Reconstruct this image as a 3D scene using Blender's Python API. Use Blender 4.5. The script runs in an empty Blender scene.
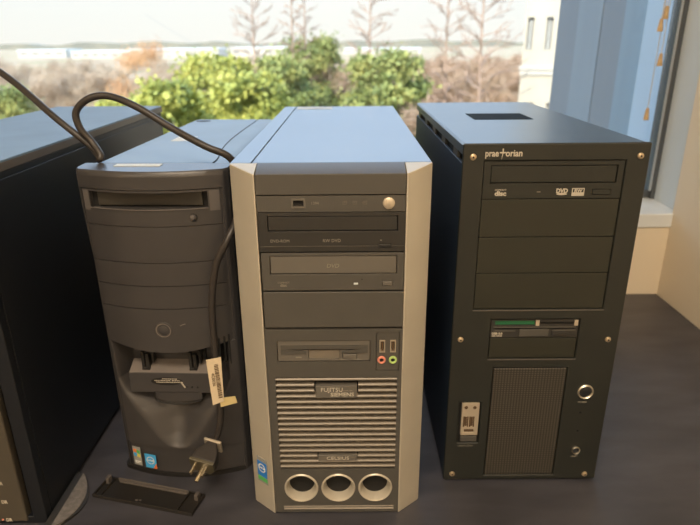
import bpy, bmesh, math, random
from mathutils import Vector, Matrix
random.seed(7)
PI = math.pi
sc = bpy.context.scene
C = sc.collection

# ------------------------------------------------------------------ materials
def mat(name, col, rough=0.5, metal=0.0, spec=0.5, var=0.0, scale=40.0, bump=0.0, bscale=400.0, coat=0.0, stretch=None, emit=None):
    m = bpy.data.materials.new(name); m.use_nodes = True
    nt = m.node_tree; b = nt.nodes['Principled BSDF']
    b.inputs['Roughness'].default_value = rough
    b.inputs['Metallic'].default_value = metal
    b.inputs['Specular IOR Level'].default_value = spec
    b.inputs['Coat Weight'].default_value = coat
    tc = nt.nodes.new('ShaderNodeTexCoord')
    src = tc.outputs['Object']
    if stretch:
        mp = nt.nodes.new('ShaderNodeMapping'); mp.inputs['Scale'].default_value = stretch
        nt.links.new(src, mp.inputs['Vector']); src = mp.outputs['Vector']
    if var > 0:
        n = nt.nodes.new('ShaderNodeTexNoise'); n.inputs['Scale'].default_value = scale; n.inputs['Detail'].default_value = 4
        nt.links.new(src, n.inputs['Vector'])
        r = nt.nodes.new('ShaderNodeValToRGB')
        r.color_ramp.elements[0].position = 0.3; r.color_ramp.elements[1].position = 0.7
        r.color_ramp.elements[0].color = tuple(c*(1-var) for c in col)+(1,)
        r.color_ramp.elements[1].color = tuple(min(1, c*(1+var)) for c in col)+(1,)
        nt.links.new(n.outputs['Fac'], r.inputs['Fac']); nt.links.new(r.outputs['Color'], b.inputs['Base Color'])
    else:
        b.inputs['Base Color'].default_value = tuple(col)+(1,)
    if bump > 0:
        n2 = nt.nodes.new('ShaderNodeTexNoise'); n2.inputs['Scale'].default_value = bscale
        nt.links.new(src, n2.inputs['Vector'])
        bp = nt.nodes.new('ShaderNodeBump'); bp.inputs['Strength'].default_value = bump; bp.inputs['Distance'].default_value = 0.001
        nt.links.new(n2.outputs['Fac'], bp.inputs['Height']); nt.links.new(bp.outputs['Normal'], b.inputs['Normal'])
    if emit:
        b.inputs['Emission Color'].default_value = tuple(emit[0])+(1,); b.inputs['Emission Strength'].default_value = emit[1]
    return m

def ramp_mat(name, stops, scale, rough=0.8, detail=3, trans=0.0):
    m = mat(name, (1, 1, 1), rough, spec=0.2); nt = m.node_tree; b = nt.nodes['Principled BSDF']
    tc = nt.nodes.new('ShaderNodeTexCoord'); n = nt.nodes.new('ShaderNodeTexNoise')
    n.inputs['Scale'].default_value = scale; n.inputs['Detail'].default_value = detail
    nt.links.new(tc.outputs['Object'], n.inputs['Vector'])
    r = nt.nodes.new('ShaderNodeValToRGB')
    while len(r.color_ramp.elements) < len(stops): r.color_ramp.elements.new(0.5)
    for e, (p, c) in zip(r.color_ramp.elements, stops): e.position = p; e.color = tuple(c)+(1,)
    nt.links.new(n.outputs['Fac'], r.inputs['Fac']); nt.links.new(r.outputs['Color'], b.inputs['Base Color'])
    return m

M = {}
M['dell'] = mat('charcoal_bezel_plastic', (0.050, 0.047, 0.047), 0.34, var=0.06, scale=25, bump=0.12, bscale=900)
M['dell_top'] = mat('skylit_charcoal_steel', (0.17, 0.25, 0.36), 0.42, var=0.08, scale=12)  # charcoal top, lightened and blued to imitate sky light falling on it
M['dell_dark'] = mat('dark_recess_plastic', (0.012, 0.011, 0.010), 0.6)
M['dell_edge'] = mat('bezel_highlight_plastic', (0.115, 0.105, 0.100), 0.35)
M['dell_light'] = mat('lighter_grey_plastic', (0.16, 0.14, 0.125), 0.45)
M['dell_door'] = mat('olive_black_plastic', (0.035, 0.032, 0.026), 0.4)
M['silver'] = mat('champagne_silver_plastic', (0.57, 0.525, 0.43), 0.38, metal=0.35, var=0.03, scale=30)
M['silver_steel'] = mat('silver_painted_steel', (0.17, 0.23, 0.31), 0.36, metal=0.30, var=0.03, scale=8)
M['cgrey'] = mat('warm_dark_grey_plastic', (0.074, 0.070, 0.062), 0.42, var=0.03, scale=30, bump=0.1, bscale=900)
M['cgrey_light'] = mat('warm_mid_grey_plastic', (0.125, 0.115, 0.098), 0.42, var=0.03, scale=30)
M['cdark'] = mat('near_black_drive_plastic', (0.028, 0.027, 0.025), 0.38)
M['rib'] = mat('grille_rib_plastic', (0.20, 0.175, 0.14), 0.38, metal=0.2)
M['gap'] = mat('black_gap', (0.006, 0.006, 0.006), 0.8)
M['rblack'] = mat('black_powder_coated_aluminium', (0.018, 0.020, 0.017), 0.42, var=0.08, scale=15, bump=0.15, bscale=1200)
M['rbay'] = mat('black_green_bay_cover', (0.022, 0.023, 0.016), 0.45, var=0.05, scale=15, bump=0.15, bscale=1200)
M['rtop'] = mat('skylit_black_steel_lid', (0.055, 0.08, 0.11), 0.33, var=0.08, scale=14)  # black lid with the blue sky reflection mixed into its base colour
M['rside'] = mat('window_tinted_side_panel', (0.014, 0.028, 0.055), 0.5, var=0.1, scale=6)  # black side; the navy imitates window light reaching it
M['lside'] = mat('black_side_panel', (0.006, 0.008, 0.012), 0.45, var=0.1, scale=6)
M['ltop'] = mat('skylit_black_lid', (0.12, 0.19, 0.28), 0.5, var=0.08, scale=14)  # black tower's lid, much paler and bluer than its side to paint in skylight
M['ldoor'] = mat('brown_grey_front_door', (0.072, 0.062, 0.046), 0.4, var=0.04, scale=20)
M['ledge'] = mat('lighter_grey_edge', (0.10, 0.09, 0.08), 0.4)  # thin edge strips, lighter grey than the cases they sit on
M['brass'] = mat('brass_screw', (0.62, 0.50, 0.34), 0.3, metal=0.8)
M['chrome'] = mat('warm_chrome', (0.75, 0.70, 0.60), 0.38, metal=1.0)
M['vent'] = mat('matt_black_vent', (0.012, 0.02, 0.03), 0.85, spec=0.15)
M['blued'] = mat('dark_button_face', (0.020, 0.022, 0.026), 0.25)
M['ink'] = mat('pale_print', (0.50, 0.46, 0.38), 0.6)
M['ink_dim'] = mat('dim_grey_print', (0.24, 0.22, 0.18), 0.6)
M['ink_dark'] = mat('dark_print', (0.10, 0.06, 0.03), 0.7)
M['label'] = mat('pale_label_paper', (0.62, 0.66, 0.66), 0.6, var=0.05, scale=200)
M['tag'] = mat('cream_tag_paper', (0.66, 0.55, 0.38), 0.6, var=0.04, scale=200)
M['tag_y'] = mat('yellow_tag_paper', (0.62, 0.50, 0.24), 0.6)
M['cord'] = mat('black_cord_rubber', (0.034, 0.029, 0.026), 0.42, var=0.08, scale=60)
M['plug'] = mat('olive_plug_face', (0.085, 0.075, 0.045), 0.35, coat=0.3)
M['prong'] = mat('brass_nickel_prong', (0.70, 0.60, 0.42), 0.25, metal=0.9)
M['rubber'] = mat('grey_rubber', (0.13, 0.12, 0.115), 0.7, var=0.25, scale=180)
M['cover'] = mat('black_fallen_plastic', (0.016, 0.014, 0.012), 0.4)
M['cover_edge'] = mat('grey_cover_plastic', (0.10, 0.088, 0.08), 0.35)  # lighter grey than the cover, for its wall, tabs and marks
M['st_blue'] = mat('blue_sticker', (0.02, 0.20, 0.62), 0.3)
M['st_cyan'] = mat('light_blue_sticker', (0.06, 0.38, 0.75), 0.3)
M['st_white'] = mat('white_sticker', (0.75, 0.75, 0.72), 0.3)
M['st_green'] = mat('green_sticker', (0.10, 0.45, 0.12), 0.3)
M['st_orange'] = mat('orange_sticker', (0.75, 0.20, 0.05), 0.3)
M['st_yellow'] = mat('yellow_sticker', (0.70, 0.60, 0.10), 0.3)
M['st_grey'] = mat('grey_sticker', (0.30, 0.30, 0.28), 0.3)
M['pcb'] = mat('green_circuit_board', (0.015, 0.12, 0.05), 0.4)
M['jack_r'] = mat('salmon_jack', (0.75, 0.28, 0.20), 0.4)
M['jack_g'] = mat('lime_jack', (0.45, 0.62, 0.20), 0.4)
M['port'] = mat('port_metal', (0.62, 0.54, 0.42), 0.35, metal=0.6)
M['wall'] = mat('cream_wall_paint', (0.84, 0.73, 0.56), 0.75, var=0.015, scale=4, bump=0.15, bscale=250)
M['reveal'] = mat('sky_tinted_pale_paint', (0.70, 0.78, 0.84), 0.7, var=0.02, scale=5)  # white paint given a bluish base to stand in for window light
M['sill'] = mat('pale_sill_stone', (0.76, 0.80, 0.82), 0.45, var=0.03, scale=15)
M['ceiling'] = mat('ceiling_white', (0.8, 0.78, 0.72), 0.9, var=0.02, scale=4)
M['carpet'] = mat('grey_carpet', (0.16, 0.15, 0.14), 0.95, var=0.2, scale=150)
M['frame'] = mat('dark_grey_window_frame', (0.11, 0.12, 0.13), 0.45, metal=0.3)
M['frame_blue'] = mat('blue_grey_gasket', (0.10, 0.15, 0.21), 0.5)
M['frame_light'] = mat('bright_aluminium_bead', (0.70, 0.74, 0.78), 0.3, metal=0.6)
M['jamb'] = mat('light_blue_outer_jamb', (.42, .50, .58), 0.6, var=0.02, scale=3)
M['wood'] = mat('tan_wooden_tassel', (0.60, 0.42, 0.22), 0.5, var=0.15, scale=120)
M['string'] = mat('off_white_string', (0.62, 0.58, 0.5), 0.8)
M['lamp'] = mat('ceiling_lamp_diffuser', (0.9, 0.85, 0.7), 0.6, emit=((1, 0.72, 0.42), 3.0))
M['fin_a'] = mat('sky_tinted_cladding', (.23, .27, .31), 0.65, var=0.07, scale=1.5, stretch=(3, 6, 0.5))  # pale cladding; blue from the sky is put into all three band colours
M['fin_b'] = mat('sky_tinted_cladding_dull', (.20, .225, .255), 0.65, var=0.07, scale=1.5, stretch=(3, 6, 0.5))
M['fin_c'] = mat('sky_tinted_cladding_blue', (.22, .29, .35), 0.65, var=0.07, scale=1.5, stretch=(3, 6, 0.5))
M['facade'] = mat('facade_render', (0.55, 0.55, 0.52), 0.8, var=0.05, scale=1)

# desk laminate: brown-black with soft long streaks
M['desk'] = mat('dark_desk_laminate', (0.049, 0.048, 0.057), 0.36, spec=0.6, var=0.30, scale=9, bump=0.12, bscale=500, stretch=(1.0, 3.0, 1.0))
# speaker mesh: fine horizontal weave
def weave(name, a, b_, sx, sz):
    m = mat(name, a, 0.55); nt = m.node_tree; b = nt.nodes['Principled BSDF']
    tc = nt.nodes.new('ShaderNodeTexCoord')
    w = nt.nodes.new('ShaderNodeTexWave'); w.bands_direction = 'Z'; w.inputs['Scale'].default_value = sz
    w2 = nt.nodes.new('ShaderNodeTexWave'); w2.bands_direction = 'X'; w2.inputs['Scale'].default_value = sx
    mx = nt.nodes.new('ShaderNodeMath'); mx.operation = 'MULTIPLY'
    nt.links.new(tc.outputs['Object'], w.inputs['Vector']); nt.links.new(tc.outputs['Object'], w2.inputs['Vector'])
    nt.links.new(w.outputs['Fac'], mx.inputs[0]); nt.links.new(w2.outputs['Fac'], mx.inputs[1])
    r = nt.nodes.new('ShaderNodeValToRGB'); r.color_ramp.elements[0].color = tuple(b_)+(1,); r.color_ramp.elements[1].color = tuple(a)+(1,)
    r.color_ramp.elements[1].position = 0.6
    nt.links.new(mx.outputs[0], r.inputs['Fac']); nt.links.new(r.outputs['Color'], b.inputs['Base Color'])
    return m
M['mesh'] = weave('woven_speaker_mesh', (0.075, 0.068, 0.056), (0.020, 0.018, 0.014), 90, 105)

# ------------------------------------------------------------------ mesh builder
class MB:
    def __init__(s): s.bm = bmesh.new()
    def box(s, x0, x1, y0, y1, z0, z1, mi=0):
        v = [s.bm.verts.new((x, y, z)) for z in (z0, z1) for y in (y0, y1) for x in (x0, x1)]
        for f in ((0, 2, 3, 1), (4, 5, 7, 6), (0, 1, 5, 4), (2, 6, 7, 3), (0, 4, 6, 2), (1, 3, 7, 5)):
            s.bm.faces.new([v[i] for i in f]).material_index = mi
        return s
    def prism(s, poly, z0, z1, axis='z'):
        n = len(poly)
        def P(p, h):
            return (p[0], p[1], h) if axis == 'z' else ((p[0], h, p[1]) if axis == 'y' else (h, p[0], p[1]))
        zz = (lambda z, p: z(p) if callable(z) else z)
        a = [s.bm.verts.new(P(p, zz(z0, p))) for p in poly]; b = [s.bm.verts.new(P(p, zz(z1, p))) for p in poly]
        s.bm.faces.new(a[::-1]); s.bm.faces.new(b)
        for i in range(n): s.bm.faces.new((a[i], a[(i+1) % n], b[(i+1) % n], b[i]))
        return s
    def cyl(s, c, r, y0, y1, seg=32, axis='y', r2=None):
        r2 = r if r2 is None else r2
        c = Vector(c)
        def P(a, rr, h):
            u, v = rr*math.cos(a), rr*math.sin(a)
            return c + (Vector((u, h, v)) if axis == 'y' else (Vector((u, v, h)) if axis == 'z' else Vector((h, u, v))))
        A = [s.bm.verts.new(P(2*PI*i/seg, r, y0)) for i in range(seg)]; B = [s.bm.verts.new(P(2*PI*i/seg, r2, y1)) for i in range(seg)]
        s.bm.faces.new(A); s.bm.faces.new(B[::-1])
        for i in range(seg): s.bm.faces.new((A[i], B[i], B[(i+1) % seg], A[(i+1) % seg]))
        return s
    def lathe(s, c, prof, seg=40, close=False):
        # profile (r, y) round the y axis through c
        c = Vector(c); rings = []
        for r, y in prof:
            rings.append([s.bm.verts.new(c+Vector((r*math.cos(2*PI*i/seg), y, r*math.sin(2*PI*i/seg)))) for i in range(seg)])
        for k in range(len(rings)-1):
            for i in range(seg):
                s.bm.faces.new((rings[k][i], rings[k][(i+1) % seg], rings[k+1][(i+1) % seg], rings[k+1][i]))
        if close:
            for i in range(seg):
                s.bm.faces.new((rings[-1][i], rings[-1][(i+1) % seg], rings[0][(i+1) % seg], rings[0][i]))
        return s
    def tube(s, pts, r, seg=12, sub=6, cap=True):
        P = [Vector(p) for p in pts]
        if sub > 1 and len(P) > 2:
            Q = []
            for i in range(len(P)-1):
                p0 = P[max(i-1, 0)]; p1 = P[i]; p2 = P[i+1]; p3 = P[min(i+2, len(P)-1)]
                for k in range(sub):
                    t = k/sub
                    Q.append(0.5*((2*p1)+(-p0+p2)*t+(2*p0-5*p1+4*p2-p3)*t*t+(-p0+3*p1-3*p2+p3)*t**3))
            Q.append(P[-1]); P = Q
        n = len(P); rings = []; N = None
        for i in range(n):
            T = (P[min(i+1, n-1)]-P[max(i-1, 0)]).normalized()
            if N is None: N = T.orthogonal().normalized()
            else: N = (N-T*N.dot(T)).normalized()
            B = T.cross(N)
            rr = r(i/(n-1)) if callable(r) else r
            rings.append([s.bm.verts.new(P[i]+(N*math.cos(2*PI*k/seg)+B*math.sin(2*PI*k/seg))*rr) for k in range(seg)])
        for a, b in zip(rings, rings[1:]):
            for k in range(seg): s.bm.faces.new((a[k], a[(k+1) % seg], b[(k+1) % seg], b[k]))
        if cap: s.bm.faces.new(rings[0][::-1]); s.bm.faces.new(rings[-1])
        return s
    def plate(s, x0, x1, z0, z1, holes, y0, y1, xs=(), yf=None):
        """Front plate in XZ with rectangular holes, thickness y0..y1."""
        X = sorted({x0, x1, *[h[0] for h in holes], *[h[1] for h in holes], *xs}); Z = sorted({z0, z1, *[h[2] for h in holes], *[h[3] for h in holes]})
        X = [x for x in X if x0 <= x <= x1]; Z = [z for z in Z if z0 <= z <= z1]
        def hole(i, k):
            if i < 0 or k < 0 or i >= len(X)-1 or k >= len(Z)-1: return True
            cx, cz = (X[i]+X[i+1])/2, (Z[k]+Z[k+1])/2
            return any(h[0] < cx < h[1] and h[2] < cz < h[3] for h in holes)
        vf, vb = {}, {}
        def V(d, i, k, y):
            if (i, k) not in d: d[(i, k)] = s.bm.verts.new((X[i], y, Z[k]))
            return d[(i, k)]
        for i in range(len(X)-1):
            for k in range(len(Z)-1):
                if hole(i, k): continue
                F = [V(vf, i, k, y0), V(vf, i+1, k, y0), V(vf, i+1, k+1, y0), V(vf, i, k+1, y0)]
                B = [V(vb, i, k, y1), V(vb, i+1, k, y1), V(vb, i+1, k+1, y1), V(vb, i, k+1, y1)]
                s.bm.faces.new(F); s.bm.faces.new(B[::-1])
                for a, (di, dk) in enumerate(((0, -1), (1, 0), (0, 1), (-1, 0))):
                    if hole(i+di, k+dk): s.bm.faces.new((F[a], B[a], B[(a+1) % 4], F[(a+1) % 4]))
        return s
    def roundtile(s, cx, cz, hw, hh, r, y0, y1, seg=48):
        """Rectangular tile with a round hole."""
        ang = sorted({2*PI*i/seg for i in range(seg)} | {math.atan2(b*hh, a*hw) % (2*PI) for a in (-1, 1) for b in (-1, 1)})
        I, O, I2, O2 = [], [], [], []
        for a in ang:
            c, n = math.cos(a), math.sin(a)
            k = min(hw/abs(c) if abs(c) > 1e-9 else 1e9, hh/abs(n) if abs(n) > 1e-9 else 1e9)
            for L, rad, y in ((I, r, y0), (O, k, y0), (I2, r, y1), (O2, k, y1)):
                L.append(s.bm.verts.new((cx+rad*c, y, cz+rad*n)))
        m = len(ang)
        for i in range(m):
            j = (i+1) % m
            s.bm.faces.new((O[i], O[j], I[j], I[i])); s.bm.faces.new((I2[i], I2[j], O2[j], O2[i]))
            s.bm.faces.new((I[i], I[j], I2[j], I2[i])); s.bm.faces.new((O[j], O[i], O2[i], O2[j]))
        return s
    def sheet(s, x0, x1, z0, z1, nx, nz, yf, back, xm=None, zs=None):
        """Curved front sheet y=yf(x,z) with side walls back to y=back."""
        xm = xm or (lambda x, z: x)
        g = []
        for k in range(nz+1):
            row = []
            for i in range(nx+1):
                x = x0+(x1-x0)*i/nx
                z = z0+(z1-z0)*k/nz
                if zs: z = zs(x, k/nz)
                row.append(s.bm.verts.new((xm(x, z), yf(x, z), z)))
            g.append(row)
        for k in range(nz):
            for i in range(nx): s.bm.faces.new((g[k][i], g[k][i+1], g[k+1][i+1], g[k+1][i]))
        loop = [g[0][i] for i in range(nx+1)]+[g[k][nx] for k in range(1, nz+1)]+[g[nz][i] for i in range(nx-1, -1, -1)]+[g[k][0] for k in range(nz-1, 0, -1)]
        bk = [s.bm.verts.new((v.co.x, back, v.co.z)) for v in loop]
        for i in range(len(loop)):
            j = (i+1) % len(loop); s.bm.faces.new((loop[j], loop[i], bk[i], bk[j]))
        return s
    def xf(s, mtx):
        bmesh.ops.transform(s.bm, matrix=mtx, verts=s.bm.verts); return s

def obj(name, mb, m, parent=None, bevel=0.0, label=None, kind=None, fix=True, seg=2):
    me = bpy.data.meshes.new(name)
    bm = mb.bm
    if fix: bmesh.ops.recalc_face_normals(bm, faces=bm.faces)
    bm.to_mesh(me); bm.free()
    for mm in (m if isinstance(m, (list, tuple)) else [m]): me.materials.append(mm)
    for p in me.polygons: p.use_smooth = True
    me.set_sharp_from_angle(angle=math.radians(35))
    o = bpy.data.objects.new(name, me); C.objects.link(o)
    if parent: o.parent = parent
    if bevel:
        b = o.modifiers.new('edge', 'BEVEL'); b.width = bevel; b.segments = seg; b.limit_method = 'ANGLE'; b.angle_limit = math.radians(40); b.harden_normals = True
    if label: o['label'] = label
    if kind: o['kind'] = kind
    return o
def tag(o, label, cat, group=None):
    o['label'] = label; o['category'] = cat
    if group: o['group'] = group
    return o
def thing(name, label, cat, loc=(0, 0, 0), rz=0.0, group=None):
    o = bpy.data.objects.new(name, None); o.empty_display_size = 0.05
    C.objects.link(o); o.location = loc; o.rotation_euler = (0, 0, rz)
    return tag(o, label, cat, group)
def struct(name, mb, m, bevel=0.0):
    return obj(name, mb, m, bevel=bevel, kind='structure')
def text(name, s, size, x, z, y, m, parent, align='LEFT', width=None, rot=None, loc=None, depth=0.00015, shear=0.0, bold=0.0):
    """Lettering standing in the XZ plane facing -Y; x, z = left/centre and baseline."""
    cu = bpy.data.curves.new(name, 'FONT'); cu.body = s; cu.size = size; cu.extrude = depth; cu.align_x = align; cu.shear = shear; cu.offset = bold
    cu.resolution_u = 3
    t = bpy.data.objects.new(name+'_src', cu); C.objects.link(t)
    bpy.context.view_layer.update()
    me = bpy.data.meshes.new_from_object(t)
    C.objects.unlink(t); bpy.data.objects.remove(t)
    w = max(v.co.x for v in me.vertices)-min(v.co.x for v in me.vertices)
    k = (width/w) if width else 1.0
    M4 = Matrix.Rotation(PI/2, 4, 'X') if rot is None else rot
    me.transform(M4 @ Matrix.Diagonal((k, 1, 1, 1)))
    me.transform(Matrix.Translation((x, y, z) if loc is None else loc))
    me.materials.clear(); me.materials.append(m)
    me.name = name
    o = bpy.data.objects.new(name, me); C.objects.link(o)
    if parent: o.parent = parent
    return o

# ================================================================== ROOM
RX, WY = 0.695, 1.215
X0, Y0, ZF, ZC = -3.2, -3.0, -0.75, 1.95
struct('floor', MB().box(X0, RX+.15, Y0, WY+.18, ZF-.1, ZF), M['carpet'])
struct('ceiling', MB().box(X0-.1, RX+.15, Y0-.1, WY+.18, ZC, ZC+.1), M['ceiling'])
struct('wall_right', MB().box(RX, RX+.15, Y0, WY, ZF, ZC), M['wall'])
struct('wall_left', MB().box(X0-.1, X0, Y0, WY+.18, ZF, ZC), M['wall'])
struct('wall_rear', MB().box(X0, RX+.15, Y0-.1, Y0, ZF, ZC), M['wall'])
wf = MB().box(X0, RX+.022, WY, WY+.18, ZF, 0.156).box(X0, RX+.022, WY, WY+.18, 1.75, ZC).box(X0, -2.8, WY, WY+.18, .154, 1.75)
struct('wall_front', wf, M['wall'])
struct('trim_1', MB().box(RX+.022, RX+.15, WY, WY+.18, ZF, ZC), M['reveal'])          # window reveal on the right
struct('trim_2', MB().box(-2.8, RX+.022, WY-.004, WY+.18, 0.156, 0.187), M['sill'], bevel=.003)   # window sill
GY = 1.36
wroot = bpy.data.objects.new('window_1', None); C.objects.link(wroot); wroot['kind'] = 'structure'
fr = MB().box(.708, .717, GY-.02, GY+.03, .184, 1.75).box(-2.8, -2.76, GY-.02, GY+.03, .184, 1.75)
fr.box(-2.76, .708, GY-.01, GY+.03, .184, .207).box(-2.76, .708, GY-.01, GY+.03, 1.71, 1.75).box(-1.25, -1.20, GY-.02, GY+.03, .207, 1.71)
obj('window_frame', fr, M['frame'], wroot, bevel=.001)
obj('glazing_bead', MB().box(.7035, .7078, GY-.016, GY+.0, .205, 1.71), M['frame_light'], wroot)
obj('gasket', MB().box(.6965, .7033, GY-.012, GY+.0, .207, 1.71), M['frame_blue'], wroot)
g = bpy.data.materials.new('window_glass'); g.use_nodes = True; nt = g.node_tree; nt.nodes.clear()
out = nt.nodes.new('ShaderNodeOutputMaterial'); mx = nt.nodes.new('ShaderNodeMixShader'); tr = nt.nodes.new('ShaderNodeBsdfTransparent'); gl = nt.nodes.new('ShaderNodeBsdfGlossy')
fn = nt.nodes.new('ShaderNodeFresnel'); fn.inputs['IOR'].default_value = 1.45; gl.inputs['Roughness'].default_value = 0.02
tr.inputs['Color'].default_value = (0.96, 0.985, 0.98, 1)
nt.links.new(fn.outputs[0], mx.inputs[0]); nt.links.new(tr.outputs[0], mx.inputs[1]); nt.links.new(gl.outputs[0], mx.inputs[2]); nt.links.new(mx.outputs[0], out.inputs[0])
M['glass'] = g
obj('glass_pane', MB().box(-2.76, .7033, GY+.008, GY+.014, .205, 1.712), M['glass'], wroot)
hr = thing('blind_headrail', 'white blind headrail fixed above the window', 'blind', (0, WY+.07, 1.71))
obj('headrail', MB().box(-2.7, .70, -.02, .02, 0, .038), M['reveal'], hr, bevel=.003)

# blind cords: wooden tassels on strings, hanging by the right jamb
def tassel_mb(c):
    x, y, z = c; mb = MB()
    pr = [(.0004, .0145), (.0026, .0140), (.0034, .0115), (.0060, -.0095), (.0060, -.0115), (.0004, -.0118)]
    seg = 14; rings = []
    for r, h in pr: rings.append([mb.bm.verts.new((x+r*math.cos(2*PI*i/seg), y+r*math.sin(2*PI*i/seg), z+h)) for i in range(seg)])
    for a, b in zip(rings, rings[1:]):
        for i in range(seg): mb.bm.faces.new((a[i], a[(i+1) % seg], b[(i+1) % seg], b[i]))
    mb.bm.faces.new(rings[0]); mb.bm.faces.new(rings[-1][::-1])
    return mb
for (tx, tz, ty, lab) in [(.661, .589, 1.320, 'tan wooden blind tassel on string, topmost one beside the window jamb'),
                      (.653, .565, 1.318, 'tan wooden blind tassel on string, second highest beside the window jamb'),
                      (.6675, .496, 1.324, 'tan wooden blind tassel on string, third from the top, midway down the window'),
                      (.657, .383, 1.322, 'tan wooden blind tassel hanging lowest, just above the black tower')]:
    t = thing('blind_pull_cord', lab, 'blind cord', (tx, ty, tz), 0, 'wooden tassels on the blind strings')
    obj('tassel', tassel_mb((0, 0, 0)), M['wood'], t)
    obj('string', MB().tube([(0, 0, .012), (.0006, 0, .15), (0, .0, .4), (0, 0, 1.709-tz)], .0008, seg=6, sub=3), M['string'], t)

# exterior walls of our own building, unseen, extended to keep sun off the fin
ex = MB()
EY = WY+.18
ex.box(-14, X0-.1, EY-.0, EY+.15, -9, 9).box(.86, 14, EY, EY+.15, -9, 9).box(X0-.1, .86, EY+.001, EY+.15, 1.80, 9).box(X0-.1, .86, EY+.001, EY+.15, -9, .15)
struct('wall_outside', ex, M['facade'])
struct('trim_3', MB().box(.728, .86, EY+.002, 1.55, .15, 1.80), M['jamb'])
for i, (a, b, mm) in enumerate([(1.551, 1.68, 'fin_c'), (1.68, 1.83, 'fin_b'), (1.83, 2.02, 'fin_a'), (2.02, 2.21, 'fin_b')]):
    struct('trim_%d' % (4+i), MB().box(.733+.002*(i % 2), 1.05, a, b, -9, 9), M[mm])

# ceiling lights of the room (behind the camera)
def panel(x, y, lab, power=30, size=(.9, .5)):
    t = thing('ceiling_light', lab, 'ceiling light', (x, y, ZC-.001))
    obj('light_frame', MB().plate(-size[0]/2-.02, size[0]/2+.02, -size[1]/2-.02, size[1]/2+.02, [(-size[0]/2, size[0]/2, -size[1]/2, size[1]/2)], -.0, .03).xf(Matrix.Rotation(-PI/2, 4, 'X')), M['reveal'], t)
    obj('diffuser', MB().box(-size[0]/2, size[0]/2, -size[1]/2, size[1]/2, -.010, -.004), M['lamp'], t)
    L = bpy.data.lights.new('ceiling_lamp', 'AREA'); L.shape = 'RECTANGLE'; L.size, L.size_y = size; L.energy = power; L.color = (1, .83, .64)
    o = bpy.data.objects.new('ceiling_lamp', L); C.objects.link(o); o.parent = t; o.location = (0, 0, -.035)
panel(-.2, -.55, 'warm ceiling light panel nearest the window, over the chair side of desk', 33)
panel(-1.7, -1.7, 'warm ceiling light panel at the back left of room', 20)
panel(.1, -2.1, 'warm ceiling light panel at the back right of room', 20)

# ================================================================== DESK
dk = thing('desk', 'dark brown laminate desk under all the computer towers', 'desk', (0, 0, 0))
obj('desktop', MB().box(-2.2, RX-.002, .28, WY-.002, -.03, 0), M['desk'], dk, bevel=.002)
for x in (-2.15, -.75, .655): obj('leg', MB().box(x-.02, x+.02, .36, 1.15, ZF, -.03), M['frame'], dk)

# ================================================================== CENTRE TOWER (silver, chamfered front)
ct = thing('computer_tower', 'silver computer tower with slatted grey front and three round vents', 'computer', (-.0183, .5595, 0), 0)
S, G = M['silver'], M['cgrey']
W = .1015
obj('casing', MB().box(-W+.0015, W-.0015, .030, .580, .006, .4215), M['silver_steel'], ct, bevel=.002)
obj('side_panel', MB().box(-W-.0004, -W+.0014, .0265, .578, .008, .421).box(-W-.0004, -.0812, .0265, .578, .421, .4235), M['silver_steel'], ct, bevel=.0006)
obj('side_panel', MB().box(W-.0014, W+.0004, .0265, .578, .008, .421), M['silver_steel'], ct, bevel=.0006)
obj('top_panel', MB().box(-.0797, W, .0265, .578, .4205, .4235), M['silver_steel'], ct, bevel=.001)
obj('top_label', MB().box(-.076, -.012, .530, .566, .4236, .4239), M['label'], ct, label='pale paper label at the back of the top')
def ztop(p): return .4172+(.4235-.4172)*min(1, p[1]/.022)
for sgn in (-1, 1):
    poly = [(sgn*W, .0255), (sgn*W, .0225), (sgn*(W-.0015), .0205), (sgn*.0755, .0), (sgn*.0742, .0), (sgn*.0742, .0255)]
    if sgn > 0: poly = poly[::-1]
    obj('front_trim', MB().prism(poly, lambda p: .0005, ztop), S, ct, bevel=.0008, label='champagne silver angled side trim')
obj('front_backing', MB().box(-.074, .074, .010, .0255, .002, .415), M['gap'], ct)
# header with sloping top
hp = [(.0, .3968), (.0, .4172), (.0215, .4235), (.0255, .4235), (.0255, .3968)]
obj('front_header', MB().prism(hp, -.0735, .0735, axis='x'), G, ct, bevel=.0005)
# connector strip
obj('connector_strip', MB().plate(-.0735, .0735, .3793, .3957, [(-.0380, -.0262, .3845, .3922)], .0006, .010), G, ct)
fw = obj('firewire_port', MB().plate(-.0392, -.0250, .3833, .3934, [(-.0375, -.0270, .3850, .3912)], -.0004, .004), M['cgrey_light'], ct)
obj('socket', MB().prism([(-.0373, .3852), (-.0272, .3852), (-.0272, .3895), (-.0290, .3911), (-.0373, .3911)], .002, .006, axis='y'), M['gap'], fw)
pb = obj('power_button', MB().lathe((.057, 0, .3878), [(.0001, -.0022), (.0045, -.0020), (.0058, -.0012), (.0062, .002)]), M['port'], ct, label='round pale silver power button')
for x in (.0136, .0235, .0334):
    obj('indicator_icon', MB().plate(x-.0022, x+.0022, .3866, .3902, [(x-.0014, x+.0014, .3874, .3894)], .0002, .0008).box(x-.0006, x+.0006, .0003, .0008, .3878, .3890), M['cgrey_light'], ct)
text('lettering', '1394', .004, -.020, .3868, .0004, M['ink_dim'], ct)

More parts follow.
